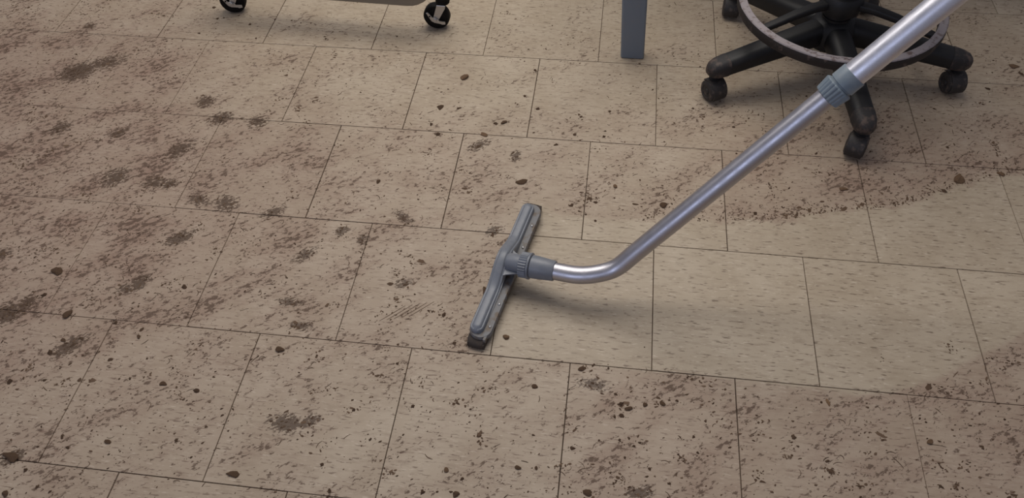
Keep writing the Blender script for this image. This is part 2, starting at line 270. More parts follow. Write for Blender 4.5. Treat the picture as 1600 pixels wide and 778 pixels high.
def plain(name, col, rough=0.5, metal=0.0, spot=None, scale=60, lo=0.5, hi=0.7, amount=1.0, bump=0.0, spec=0.5):
    """a base colour with blotches of a second colour and a fine relief"""
    t = NT(name); tc = t.n('ShaderNodeTexCoord').outputs['Object']
    t.b.inputs['Roughness'].default_value = rough; t.b.inputs['Metallic'].default_value = metal
    t.b.inputs['Specular IOR Level'].default_value = spec
    nz = t.noise(tc, scale, 6, 0.65)
    f = t.ramp(nz, lo, hi, 0.0, amount)
    c = t.mix(f, col, spot if spot else tuple(min(1, v*1.12) for v in col[:3])+(1,))
    t.l(c, t.b.inputs['Base Color'])
    if bump: t.bump(t.noise(tc, scale*3, 4, 0.6), bump, 0.001)
    return t.m

def floor_material(base_only=False):
    t = NT('vinyl_tile')
    P = t.n('ShaderNodeNewGeometry').outputs['Position']
    info = t.n('ShaderNodeObjectInfo')
    rnd = info.outputs['Random']
    off = t.n('ShaderNodeCombineXYZ'); t.l(t.math('MULTIPLY', rnd, 37.0), off.inputs[0]); t.l(t.math('MULTIPLY', rnd, 91.0), off.inputs[1])
    add = t.n('ShaderNodeVectorMath', operation='ADD'); t.l(P, add.inputs[0]); t.l(off.outputs[0], add.inputs[1])
    Q = add.outputs[0]                                  # broken at every tile joint
    # --- the tile itself: cream tan with short dashes running along the rows
    col = t.mix(t.ramp(t.noise(Q, 9, 3), 0.3, 0.7), lin(168, 153, 132), lin(180, 166, 146))
    col = t.mix(t.math('MULTIPLY', rnd, 0.35), col, lin(162, 147, 127))
    soft = t.noise(t.mapping(Q, sc=(26, 110, 1)), 1.0, 4, 0.6)
    col = t.mix(t.ramp(soft, 0.47, 0.72, 0, 0.55), col, lin(142, 126, 107))
    dash = t.noise(t.mapping(Q, (3, 5, 0), sc=(46, 235, 1)), 1.0, 2, 0.5)
    col = t.mix(t.ramp(dash, 0.60, 0.68, 0, 0.8), col, lin(108, 92, 76))
    ldash = t.noise(t.mapping(Q, (13, 25, 0), sc=(52, 260, 1)), 1.0, 2, 0.5)
    col = t.mix(t.ramp(ldash, 0.62, 0.70, 0, 0.6), col, lin(200, 187, 168))
    # --- where the wand has already been: clean swath bounded by two edges and the tool
    sep = t.n('ShaderNodeSeparateXYZ'); t.l(P, sep.inputs[0]); X, Y = sep.outputs[0], sep.outputs[1]
    edge = t.math('MULTIPLY', t.math('SUBTRACT', t.noise(P, 26, 5, 0.6), 0.5), 0.075)
    Ye = t.math('ADD', Y, edge)
    def curve(pts):
        fc = t.n('ShaderNodeFloatCurve'); c = fc.mapping.curves[0]
        pts = [((x-0.2)/2.4, (y+1.2)/1.4) for x, y in pts]
        c.points[0].location = pts[0]; c.points[1].location = pts[-1]
        for p in pts[1:-1]: c.points.new(*p)
        fc.mapping.update()
        t.l(t.math('DIVIDE', t.math('SUBTRACT', X, 0.2), 2.4, clamp=True), fc.inputs[1])
        return t.math('SUBTRACT', t.math('MULTIPLY', fc.outputs[0], 1.4), 1.2)
    yu = curve([(0.2, -0.50)] + UP[::1] + [(1.8, -0.17), (2.6, 0.05)])
    yl = curve([(0.2, -0.91)] + LO[::1] + [(1.7, -0.56), (2.6, -0.25)])
    up = t.ramp(t.math('SUBTRACT', yu, Ye), -0.012, 0.02)
    lo = t.ramp(t.math('SUBTRACT', t.math('ADD', Y, t.math('MULTIPLY', edge, 0.25)), yl), -0.008, 0.012)
    # tool line: x = 0.3125 + 0.1984*(y+0.716)
    xl = t.math('ADD', t.math('MULTIPLY', t.math('ADD', Y, 0.716), 0.1984), 0.3125)
    lf = t.ramp(t.math('SUBTRACT', X, xl), -0.01, 0.01)
    clean = t.math('MULTIPLY', t.math('MULTIPLY', up, lo), lf)
    dirty = t.math('SUBTRACT', 1.0, t.math('MULTIPLY', clean, 0.9))
    at = t.n('ShaderNodeAttribute', attribute_name='grime_falloff')
    g = t.math('MULTIPLY', at.outputs['Fac'], dirty)
    # dried mud film, several sizes; also carries the falloff painted at the near right
    D = t.mapping(P, rot=(0, 0, math.radians(33)), sc=(1.0, 0.55, 1), typ='TEXTURE')
    broad = t.noise(D, 6.5, 4, 0.62)
    film = t.math('MULTIPLY', t.ramp(broad, 0.36, 0.72), t.ramp(g, 0.05, 0.9))
    col = t.mix(t.math('MULTIPLY', film, 0.62), col, lin(130, 102, 88))
    col = t.mix(t.ramp(g, 0.12, 0.9, 0, 0.45), col, lin(138, 109, 97))
    fl = t.noise(D, 62, 5, 0.72)
    thr = t.math('SUBTRACT', 0.635, t.math('ADD', t.math('MULTIPLY', g, 0.14), t.math('MULTIPLY', t.math('SUBTRACT', broad, 0.5), 0.46)))
    fleck = t.ramp(t.math('SUBTRACT', fl, thr), 0.0, 0.055)
    fleck = t.math('MULTIPLY', fleck, t.ramp(g, 0.02, 0.14))
    col = t.mix(t.math('MULTIPLY', fleck, 0.80), col, lin(84, 66, 54))
    # --- trodden smears, each with its own shape
    acc = None
    for (sx, sy, ax, ay, bx, by, s) in STAINS:
        la, lb = math.hypot(ax, ay), math.hypot(bx, by)
        if s < 0.65 or la*lb < 0.00018: continue
        src = P
        if acc is not None:                 # chained so that the nodes are evaluated one after the other
            ma = t.n('ShaderNodeVectorMath', operation='MULTIPLY_ADD'); t.l(acc, ma.inputs[0])
            ma.inputs[1].default_value = (1e-9, 1e-9, 1e-9); t.l(P, ma.inputs[2]); src = ma.outputs[0]
        mp = t.mapping(src, (sx, sy, 0), (0, 0, math.atan2(ay, ax)), (la*1.35, lb*1.35, 1), 'TEXTURE')
        ln = t.n('ShaderNodeVectorMath', operation='LENGTH'); t.l(mp, ln.inputs[0])
        v = t.ramp(ln.outputs['Value'], 1.25, 0.1, 0.0, s, smooth=False)
        acc = v if acc is None else t.math('MAXIMUM', acc, v)
    rag = t.noise(D, 95, 4, 0.7)
    sm = t.ramp(t.math('ADD', t.math('MULTIPLY', acc, 0.36), rag), 0.585, 0.67)
    sm = t.math('MULTIPLY', sm, t.ramp(acc, 0.0, 0.25))
    col = t.mix(t.math('MULTIPLY', sm, 0.86), col, lin(74, 56, 42))
    t.l(col, t.b.inputs['Base Color'])
    ro = t.math('ADD', t.math('MULTIPLY', t.math('MAXIMUM', film, fleck), 0.3), 0.50)
    t.l(ro, t.b.inputs['Roughness'])
    t.b.inputs['Specular IOR Level'].default_value = 0.35
    return t.m

M_tile = floor_material()
M_slab = plain('joint_dirt', lin(58, 45, 34), 0.9, spot=lin(86, 70, 54), scale=25, lo=0.4, hi=0.7)
M_mud = None
def mud_material():
    t = NT('dried_mud'); tc = t.n('ShaderNodeTexCoord').outputs['Object']
    at = t.n('ShaderNodeAttribute', attribute_name='tone')
    c = t.mix(at.outputs['Fac'], lin(66, 50, 38), lin(116, 95, 77))
    t.l(c, t.b.inputs['Base Color']); t.b.inputs['Roughness'].default_value = 0.9
    t.b.inputs['Specular IOR Level'].default_value = 0.2
    return t.m
M_mud = mud_material()
def clod_mat(name, a, b):
    return plain(name, a, 0.9, spot=b, scale=260, lo=0.45, hi=0.65, bump=0.6, spec=0.2)
M_clod = [clod_mat('dark_mud', lin(76, 58, 44), lin(104, 84, 66)), clod_mat('brown_mud', lin(98, 76, 58), lin(126, 104, 82)), clod_mat('tan_clay', lin(118, 92, 68), lin(146, 120, 94))]
M_grey = plain('grey_plastic', lin(112, 117, 126), 0.42, spot=lin(122, 125, 132), scale=40, lo=0.4, hi=0.7)
M_grey2 = plain('blue_grey_plastic', lin(112, 125, 136), 0.40, spot=lin(124, 134, 142), scale=40, lo=0.4, hi=0.7)
M_dirtgrey = plain('muddy_grey_plastic', lin(112, 112, 114), 0.55, spot=lin(98, 84, 70), scale=55, lo=0.45, hi=0.65)
M_rubber = plain('muddy_rubber', lin(58, 50, 45), 0.8, spot=lin(84, 68, 54), scale=90)
def brushed(name, col, rough):
    t = NT(name); tc = t.n('ShaderNodeTexCoord').outputs['Object']
    t.b.inputs['Metallic'].default_value = 1.0
    nz = t.noise(tc, 420, 3, 0.6)
    c = t.mix(t.ramp(nz, 0.3, 0.7), col, tuple(v*0.92 for v in col[:3])+(1,))
    t.l(c, t.b.inputs['Base Color'])
    t.l(t.ramp(t.noise(tc, 60, 4, 0.6), 0.3, 0.7, rough-0.04, rough+0.05), t.b.inputs['Roughness'])
    return t.m
M_alu = brushed('satin_aluminium', (0.52, 0.51, 0.55, 1), 0.40)
M_alu2 = brushed('bright_aluminium', (0.78, 0.78, 0.85, 1), 0.40)
M_zinc = brushed('zinc_plate', (0.55, 0.54, 0.53, 1), 0.42)
M_screw = brushed('steel_screw', (0.75, 0.74, 0.72, 1), 0.25)
M_black = plain('black_nylon', lin(16, 16, 19), 0.55, spot=lin(28, 26, 28), scale=30, lo=0.45, hi=0.75)
M_scuff = plain('scuffed_black_nylon', lin(36, 33, 34), 0.65, spot=lin(84, 70, 63), scale=45, lo=0.46, hi=0.68, bump=0.3)
M_caster = plain('muddy_black_caster', lin(44, 40, 39), 0.6, spot=lin(92, 80, 72), scale=75, lo=0.48, hi=0.70, bump=0.3)
M_ringtop = plain('worn_footring_top', lin(150, 142, 144), 0.7, spot=lin(104, 88, 84), scale=55, lo=0.5, hi=0.66, bump=0.4)
M_ringside = plain('worn_footring_side', lin(34, 28, 27), 0.7, spot=lin(84, 70, 66), scale=40, lo=0.56, hi=0.68, bump=0.3)
M_tyre = plain('black_wheel', lin(12, 9, 8), 0.6, spot=lin(20, 16, 14), scale=80, spec=0.2)
M_beige = plain('beige_enamel', lin(132, 122, 106), 0.5, spot=lin(120, 110, 94), scale=30)
M_leg = plain('blue_grey_enamel', lin(112, 121, 131), 0.5, spot=lin(116, 122, 129), scale=30)
M_top = plain('grey_laminate', lin(140, 138, 134), 0.5, scale=40)
M_seat = plain('black_vinyl', lin(30, 30, 33), 0.5, scale=40)

# ------------------------------------------------------------------ floor
def density(x, y):
    s = wsum = 0.0
    for px, py, d in DENSITY:
        k = 1.0/((x-px)**2+(y-py)**2+0.004)**1.6
        s += k*d; wsum += k
    return s/wsum

T = 0.3048
TILE_X = (-2.4, 2.75); TILE_Y = (-2.0, 1.4)
vf = rbox((TILE_X[1]-TILE_X[0])/2+0.3, (TILE_Y[1]-TILE_Y[0])/2+0.3, -0.06, -0.0022, 0.004, 0.002)
floor = part('floor', vf, M_slab, None, smooth=False)
floor.location = ((TILE_X[0]+TILE_X[1])/2, (TILE_Y[0]+TILE_Y[1])/2, 0)
tag(floor, kind='structure')
fx, fy = floor.location.x, floor.location.y
def tile(cx, cy, gx, gy):
    n = 4; h = T/2; b = 0.0006
    V, F = [], []
    for j in range(n+1):
        for i in range(n+1):
            V.append((-h+gx+(T-2*gx)*i/n, -h+gy+(T-2*gy)*j/n, 0.0))
    for j in range(n):
        for i in range(n): F.append((j*(n+1)+i, j*(n+1)+i+1, (j+1)*(n+1)+i+1, (j+1)*(n+1)+i))
    o = len(V); hx = h-gx+b; hy = h-gy+b
    V += [(-hx, -hy, -0.003), (hx, -hy, -0.003), (hx, hy, -0.003), (-hx, hy, -0.003)]
    c = [0, n, (n+1)*(n+1)-1, n*(n+1)]
    for k in range(4):
        F.append((o+k, o+(k+1) % 4, c[(k+1) % 4], c[k]))
    me = bpy.data.meshes.new('floor_tile'); me.from_pydata(V, [], F); me.materials.append(M_tile)
    a = me.attributes.new('grime_falloff', 'FLOAT', 'POINT')
    a.data.foreach_set('value', [density(cx+v[0], cy+v[1]) for v in V])
    t = obj('floor_tile', me, floor)
    t.location = (cx-fx, cy-fy, rng.uniform(-0.00012, 0.00012))
    t.rotation_euler = (rng.uniform(-0.0006, 0.0006), rng.uniform(-0.0006, 0.0006), rng.uniform(-0.0012, 0.0012))
    return t
j0 = math.floor(TILE_Y[0]/T); j1 = math.ceil(TILE_Y[1]/T)
for j in range(j0, j1):
    shift = 0.0 if j % 2 else 0.5          # row from y=j*T to (j+1)*T; whole joints in odd rows
    for i in range(math.floor(TILE_X[0]/T), math.ceil(TILE_X[1]/T)):
        gx = rng.choice((0.0009, 0.0009, 0.0011, 0.0014)); gy = rng.choice((0.0009, 0.0010, 0.0012))
        if density((i+shift+0.5)*T, (j+0.5)*T) > 0.62: gx *= 0.6; gy *= 0.6      # joints packed with dirt
        tile((i+shift+0.5)*T, (j+0.5)*T, gx, gy)

# ------------------------------------------------------------------ vacuum wand with squeegee floor tool
H = Vector((0.3125, -0.716, 0.0))
e1 = Vector((0.1946, 0.981, 0)).normalized(); e2 = Vector((e1.y, -e1.x, 0)); e3 = Vector((0, 0, 1))
wand = thing('vacuum_wand', 'bent aluminium vacuum wand with grey squeegee floor head resting on the dirty floor', 'vacuum wand', H)
def hl(x, y, z): return tuple(e1*x + e2*y + e3*z)          # head coordinates -> relative to the wand base
HM = Matrix(((e1.x, e2.x, 0, 0), (e1.y, e2.y, 0, 0), (0, 0, 1, 0), (0, 0, 0, 1)))

def stadium(L, hw, n=10):
    P = []
    for k in range(n+1):
        a = math.radians(-90+180*k/n); P.append((L-hw+hw*math.cos(a), hw*math.sin(a)))
    for k in range(n+1):
        a = math.radians(90+180*k/n); P.append((-L+hw+hw*math.cos(a), hw*math.sin(a)))
    return P
def stad_rings(L, hw, steps, cy=0.0, n=10):
    return loft([[(x, y+cy, z) for x, y in stadium(L-d, hw-d, n)] for d, z in steps])

housing = part('head_housing', xform(stad_rings(0.180, 0.0225, [(0.004, 0.011), (0.0, 0.013), (0.0, 0.021), (0.0015, 0.024), (0.006, 0.0245)]), HM), M_dirtgrey, wand)
# top ridge: raised stadium with rim, groove and domed panel, arching up in the middle
def ridge_z(x): 
    a = max(0.0, 1-abs(x)/0.075); a = a*a*(3-2*a)
    return 0.034 + 0.026*a
def ridge_y(x):
    return -0.007
def ridge():
    NX, NY = 120, 22; L = 0.173; hw = 0.0145
    V, F = [], []
    def f(d):
        pts = [(0, -0.010), (0.0008, -0.0035), (0.002, -0.001), (0.0035, -0.0006), (0.0045, -0.0022), (0.0058, 0.0008), (0.0085, 0.0028), (0.015, 0.0036)]
        for (a, za), (b, zb) in zip(pts, pts[1:]):
            if d <= b: return za+(zb-za)*(d-a)/(b-a)
        return pts[-1][1]
    for i in range(NX+1):
        s = -1+2*i/NX; x = L*math.sin(s*math.pi/2) if abs(s) > 0.8 else None
        x = L*(s if abs(s) < 1 else s)
        xe = max(0.0, abs(x)-(L-hw)); half = math.sqrt(max(hw*hw-xe*xe, 1e-9))
        for j in range(NY+1):
            v = math.sin((-1+2*j/NY)*math.pi/2)
            y = v*half
            dd = hw-math.hypot(xe, y) if xe > 0 else hw-abs(y)
            V.append((x, y+ridge_y(x), ridge_z(x)+f(max(dd, 0))))
    for i in range(NX):
        for j in range(NY):
            a = i*(NY+1)+j; F.append((a, a+1, a+NY+2, a+NY+1))
    # skirt
    border = [j for j in range(NY+1)] + [i*(NY+1)+NY for i in range(1, NX+1)] + [NX*(NY+1)+j for j in range(NY-1, -1, -1)] + [i*(NY+1) for i in range(NX-1, 0, -1)]
    o = len(V)
    for b in border:
        x, y, z = V[b]; V.append((x, y, max(0.0235, min(z-0.001, ridge_z(x)-0.020))))
    n = len(border)
    for k in range(n):
        F.append((border[k], border[(k+1) % n], o+(k+1) % n, o+k))
    # underside
    F.append(tuple(o+k for k in range(n)))
    return V, F
rv, rf = ridge()
ridge_o = part('head_ridge', xform((rv, rf), HM), M_grey, wand, angle=60)
for s in (-1, 1):
    y = -0.0165 if s < 0 else 0.0135
    st = part('squeegee_strip', xform(rbox(0.189, 0.0022, -0.0001, 0.0135, 0.0015, 0.0006), HM @ Matrix.Translation((0, y, 0))), M_rubber, wand)
def end_clip(sg):
    rings = []
    for x, hy, z0, z1 in ((0.160, 0.0195, 0.0015, 0.0165), (0.180, 0.0190, 0.001, 0.0165), (0.187, 0.0160, 0.001, 0.0150), (0.1905, 0.0120, 0.0015, 0.0120), (0.192, 0.008, 0.003, 0.009)):
        rings.append([(sg*x, y-0.0015, (z0+z1)/2+z) for y, z in rrect(hy, (z1-z0)/2, min(0.004, (z1-z0)/2.2), 3)])
    return loft(rings)
for s in (-1, 1):
    part('end_clip', xform(end_clip(s), HM), M_rubber, wand)
part('end_tab', xform(rbox(0.010, 0.003, 0.012, 0.0235, 0.002, 0.001), HM @ Matrix.Translation((-0.172, 0.014, 0))), M_dirtgrey, wand)
for x in (-0.150, -0.095, 0.055, 0.118):
    part('screw', xform(lathe([(0.0001, 0.0275), (0.0016, 0.0272), (0.0026, 0.026), (0.0028, 0.0240)], 12), HM @ Matrix.Translation((x, 0.0155, 0))), M_screw, housing)

# path of the tube (world coordinates)
A0 = Vector((0.5833, -0.73005, 0.14965)); DIR = Vector((0.38754, 0.13033, 0.45257)).normalized()
P0 = Vector((0.3247, -0.7293, 0.055)); P1 = Vector((0.4135, -0.7484, 0.0630))
ctrl = [P0, P1, Vector((0.4555, -0.7570, 0.0672)), Vector((0.4920, -0.7562, 0.0745)), A0-DIR*0.085, A0-DIR*0.045, A0, A0+DIR*0.1]
def catmull(P, n=12):
    out = []
    Q = [P[0]*2-P[1]] + P + [P[-1]*2-P[-2]]
    for i in range(1, len(Q)-2):
        for k in range(n):
            t = k/n; p0, p1, p2, p3 = Q[i-1:i+3]
            out.append(0.5*((2*p1)+(p2-p0)*t+(2*p0-5*p1+4*p2-p3)*t*t+(3*p1-p0-3*p2+p3)*t*t*t))
    out.append(P[-1]); return out
path = catmull(ctrl)
for _ in range(30):     # relax the bend to an even arc
    path = [path[0]] + [(path[i-1]+path[i]*2+path[i+1])/4 for i in range(1, len(path)-1)] + [path[-1]]
COLLAR = A0 + DIR*0.4255            # centre of the locking collar
tube_pts = [p-H for p in path if (p-P0).length > 0.085] + [A0+DIR*t-H for t in (0.15, 0.22, 0.30, 0.36, 0.44)]
RT = 0.0176
part('lower_tube', sweep(tube_pts, lambda i: circ(RT, 36)), M_alu, wand)
nd = (path[14]-path[0]).normalized()
NM = lambda d: frame(P0 - H + nd*d, nd)
part('neck', xform(lathe([(0.016, -0.010), (0.0185, -0.004), (0.0185, 0.024), (0.0205, 0.026), (0.0205, 0.030)], 40), NM(0)), M_grey, wand)
def ribs(n, amp, idx):
    return lambda t, i: 1 + (amp*(0.5+0.5*math.cos(n*t))**0.6 if i in idx else 0)
nut = part('swivel_nut', xform(pipe([(0.0225, 0), (0.0243, 0.0012), (0.0243, 0.0165), (0.0236, 0.0175), (0.0270, 0.0180), (0.0270, 0.0215), (0.0250, 0.0225)], 0.0195, 168, ribs(28, 0.07, (1, 2))), NM(0.0185)), M_grey, wand, angle=30)
part('tube_sleeve', xform(pipe([(0.0222, 0), (0.0236, 0.001), (0.0232, 0.010), (0.0203, 0.047), (0.0192, 0.0485)], 0.0172, 48), NM(0.0415)), M_grey, wand)
for s in (-1, 1):
    g = plate([(0.010*s, 0.0), (0.034*s, 0.001), (0.030*s, 0.006), (0.020*s, 0.030), (0.012*s, 0.030)], 0.003)
    part('gusset', xform(g, HM @ Matrix.Translation((-0.0107, 0.005, 0.050))), M_grey, wand, smooth=False)
# locking collar and upper tube
CM = frame(COLLAR-H, DIR)
part('locking_collar', xform(pipe([(0.0200, -0.0275), (0.0216, -0.0262), (0.0246, -0.003), (0.0240, -0.0012), (0.0225, -0.0002)], 0.0178, 168, lambda t, i: 1+(0.065*(0.5+0.5*math.cos(21*t))**0.5 if i in (1, 2) else 0)), CM), M_grey2, wand, angle=30)
part('collar_sleeve', xform(pipe([(0.0210, -0.003), (0.0210, 0.0022), (0.0230, 0.003), (0.0228, 0.0262), (0.0224, 0.0270)], 0.0200, 56), CM), M_grey2, wand)
part('upper_tube', sweep([COLLAR-H+DIR*t for t in (0.010, 0.05, 0.2, 0.4, 0.6)], lambda i: circ(0.0207, 40)), M_alu2, wand)

# ------------------------------------------------------------------ swivel stool
CH = Vector((1.019, 0.022, 0))
stool = thing('swivel_stool', 'black swivel stool with five-star base and worn foot ring', 'stool', CH)
AZ = [-82+72*k for k in range(5)]
def arm():
    st = [(0.02, 0.118, 0.026, 0.028), (0.06, 0.116, 0.026, 0.027), (0.14, 0.107, 0.0245, 0.025), (0.24, 0.0935, 0.0225, 0.022), (0.290, 0.0865, 0.0220, 0.0205),
          (0.312, 0.0835, 0.0205, 0.0190), (0.325, 0.0825, 0.0165, 0.0155), (0.333, 0.0820, 0.0095, 0.0090), (0.335, 0.0820, 0.004, 0.004)]
    rings = []
    for r, z, hw, hh in st:
        rings.append([(r*0.985, a*1.12, z+0.003+b*1.12) for a, b in rrect(hw, hh, min(hw, hh)*0.72, 5)])
    return loft(rings)
me_arm = mesh('base_arm', *arm(), M_black)
me_cap = None
def cap():
    st = [(0.2865, 0.0870, 0.0226, 0.0211), (0.290, 0.0865, 0.0228, 0.0213), (0.312, 0.0835, 0.0213, 0.0198), (0.326, 0.0825, 0.0172, 0.0162), (0.3345, 0.0820, 0.0100, 0.0095), (0.3368, 0.0820, 0.004, 0.004)]
    return loft([[(r*0.985, a*1.12, z+0.003+b*1.12) for a, b in rrect(hw, hh, min(hw, hh)*0.72, 5)] for r, z, hw, hh in st])
me_cap = mesh('arm_tip', *cap(), M_scuff)
# hooded twin-wheel caster, stem at the origin, wheels trailing along -x, resting on z = 0
def wheel_mesh(s):
    prof = [(0.004, 0.0), (0.0245, 0.0), (0.0272, 0.002), (0.0275, 0.010), (0.0265, 0.0165), (0.0225, 0.0205), (0.0165, 0.0215), (0.0155, 0.0200), (0.0085, 0.0195), (0.0075, 0.0220), (0.0005, 0.0225)]
    v = lathe([(r, z*0.80) for r, z in prof], 28)
    return xform(v, Matrix.Translation((0.005, s*0.0055, 0.0275)) @ Matrix.Rotation(-s*math.pi/2, 4, 'X'))
def hood():
    V = []; rings = []
    n = 14
    for y in (-0.0190, -0.0175, 0.0175, 0.0190):
        o = 0.0006 if abs(y) > 0.018 else 0.0
        ring = []
        for k in range(n+1):
            a = math.radians(-30+165*k/n); ring.append((0.005+(0.0305-o)*math.cos(a), y, 0.0275+(0.0305-o)*math.sin(a)))
        for k in range(n, -1, -1):
            a = math.radians(-30+165*k/n); ring.append((0.005+0.0279*math.cos(a), y, 0.0275+0.0279*math.sin(a)))
        rings.append(ring)
    return loft(rings)
stem_v = lathe([(0.011, 0.050), (0.0135, 0.053), (0.0135, 0.0600), (0.0105, 0.0620), (0.0105, 0.072)], 20)
me_stem = mesh('caster_stem', *stem_v, M_black)
me_wh = [mesh('caster_wheel', *wheel_mesh(s), M_caster) for s in (-1, 1)]
me_hood = mesh('caster_hood', *hood(), M_caster)
for k, az in enumerate(AZ):
    R = Matrix.Rotation(math.radians(az), 4, 'Z')
    a = obj('base_arm', me_arm, stool, R)
    obj('arm_tip', me_cap, a)
    ex = R @ Vector((0.307, 0, 0))
    CR = Matrix.Translation(ex) @ Matrix.Rotation(math.radians(CASTDIR[k]), 4, 'Z')
    c = obj('caster', me_stem, stool, CR)
    obj('caster_hood', me_hood, c)
    for q in me_wh: obj('caster_wheel', q, c)
part('base_hub', lathe([(0.03, 0.082), (0.052, 0.086), (0.056, 0.10), (0.056, 0.138), (0.046, 0.150), (0.034, 0.156), (0.034, 0.162)], 40), M_black, stool)
part('column_cover', lathe([(0.031, 0.150), (0.031, 0.34), (0.026, 0.345), (0.026, 0.47), (0.014, 0.475), (0.014, 0.57)], 32), M_black, stool)
def ring():
    n = 160; V, F, mi = [], [], []
    sec = [(0.2190, 0.1985), (0.2205, 0.2000), (0.2365, 0.2000), (0.2385, 0.1975), (0.2395, 0.186), (0.2375, 0.1745), (0.2350, 0.1730), (0.2215, 0.1740), (0.2190, 0.1770)]
    k = len(sec); r_ = random.Random(3)
    jit = [[r_.uniform(-0.0005, 0.0005) for _ in sec] for _ in range(n)]
    for i in range(n):
        a = 2*math.pi*i/n
        for q, (r, z) in enumerate(sec):
            V.append(((r+jit[i][q])*math.cos(a), (r+jit[i][q])*math.sin(a), z+jit[i][q]*0.6))
    for i in range(n):
        for q in range(k):
            F.append((i*k+q, i*k+(q+1) % k, ((i+1) % n)*k+(q+1) % k, ((i+1) % n)*k+q))
            mi.append(1 if q in (0, 1, 2) else 0)
    return V, F, mi
rv, rf, rmi = ring()
fr = obj('foot_ring', mesh('foot_ring', rv, rf, [M_ringside, M_ringtop], midx=rmi), stool)
# peeling shreds of rubber on the front of the ring
pv = []
for k in range(26):
    a = math.radians(-103 + rng.gauss(0, 7)); r = 0.2225+rng.uniform(0, 0.010); L = rng.uniform(0.003, 0.011); wd = rng.uniform(0.0012, 0.003)
    da = rng.uniform(-0.5, 0.5)
    bx = Matrix.Translation((r*math.cos(a), r*math.sin(a), 0.2003)) @ Matrix.Rotation(a+math.pi/2+da, 4, 'Z') @ Matrix.Rotation(rng.uniform(-0.35, 0.05), 4, 'Y')
    pv.append(xform(plate([(-L/2, -wd/2), (L/2, -wd/3), (L/2*0.8, wd/3), (-L/2*0.9, wd/2)], 0.0012), bx))
part('peeling_shreds', join(*pv), M_ringtop, fr, smooth=False)
part('ring_collar', lathe([(0.030, 0.176), (0.047, 0.178), (0.049, 0.190), (0.049, 0.214), (0.043, 0.222), (0.033, 0.224)], 36), M_black, stool)
for az in (-149, -149+120, -149+240):
    a = math.radians(az)
    pts = [(r*math.cos(a), r*math.sin(a), z) for r, z in ((0.035, 0.200), (0.08, 0.202), (0.13, 0.199), (0.18, 0.192), (0.222, 0.187))]
    part('ring_spoke', sweep(pts, lambda i: rrect(0.0125-0.0008*i, 0.0085-0.0005*i, 0.004, 3)), M_black, stool)
seat = part('seat', loft([[(x, y, z) for x, y in circ(r, 40)] for r, z in ((0.10, 0.565), (0.158, 0.570), (0.172, 0.585), (0.175, 0.62), (0.164, 0.645), (0.12, 0.655), (0.05, 0.657))]), M_seat, stool)

# ------------------------------------------------------------------ table leg with its table
TB = Vector((0.545, 0.035, 0))
table = thing('work_table', 'blue-grey steel table leg standing between the caster rail and the stool', 'table', TB)
def leg(sx):
    rings = []
    for z, d in ((0.0, 0.0025), (0.0025, 0.0), (0.72, 0.0), (0.722, 0.001)):
        rings.append([(x*(1+0.10*z) - 0.053*z*sx, y, z) for x, y in rrect(0.0303-d, 0.0145-d, 0.006, 4)])
    return loft(rings)
part('leg', leg(1), M_leg, table)
part('leg', xform(leg(1), Matrix.Translation((0.0, 0.62, 0))), M_leg, table)
TT = Matrix.Translation((0.62, 0.55, 0))
part('tabletop', xform(rbox(0.70, 0.27, 0.722, 0.752, 0.012, 0.003), TT), M_top, table)
for yy in (0.30, 0.62):
    part('leg', xform(leg(-1), Matrix.Translation((1.24, yy, 0))), M_leg, table)
part('side_rail', xform(rbox(0.012, 0.30, 0.66, 0.71, 0.004, 0.002), Matrix.Translation((-0.038, 0.31, 0))), M_leg, table)

# ------------------------------------------------------------------ rolling rail frame with casters
CA = Vector((0.010, 0.118, 0)); CB = Vector((-0.582, 0.143, 0))
rd = (CB-CA).normalized(); rn = Vector((rd.y, -rd.x, 0))
if rn.y < 0: rn = -rn
mid = (CA+CB)/2
cart = thing('rolling_rack', 'beige rolling rack rail on two black casters with zinc brake levers', 'rack', (mid.x, mid.y, 0))
def CMx(p):    # local axes: x along rail to the right, y away from the viewer
    return Matrix(((-rd.x, rn.x, 0, p.x-mid.x), (-rd.y, rn.y, 0, p.y-mid.y), (0, 0, 1, 0), (0, 0, 0, 1)))
RM = CMx(mid)
half = (CB-CA).length/2
def rail():
    n = 40; rings = []
    L = half + 0.008
    for i in range(n+1):
        x = -L + 2*L*i/n
        e = max(0.0, abs(x)-(L-0.075))/0.075
        zb = RAIL_Z + 0.045*(e**2.0)
        rings.append([(x, y+RAIL_Y, z) for y, z in [(-0.016, zb+0.003), (-0.013, zb), (0.010, zb), (0.013, zb+0.003), (0.013, 0.162), (0.010, 0.165), (-0.013, 0.165), (-0.016, 0.162)]])
    return loft(rings)
part('rail', xform(rail(), RM), M_beige, cart)
for s in (-1, 1):
    part('post', xform(lathe([(0.014, 0.100), (0.016, 0.102), (0.016, 0.80), (0.014, 0.803)], 24), RM @ Matrix.Translation((s*(half+0.018), 0.0, 0))), M_tyre, cart)
part('rail', xform(rbox(half+0.02, 0.012, 0.77, 0.80, 0.004, 0.002), RM), M_beige, cart)
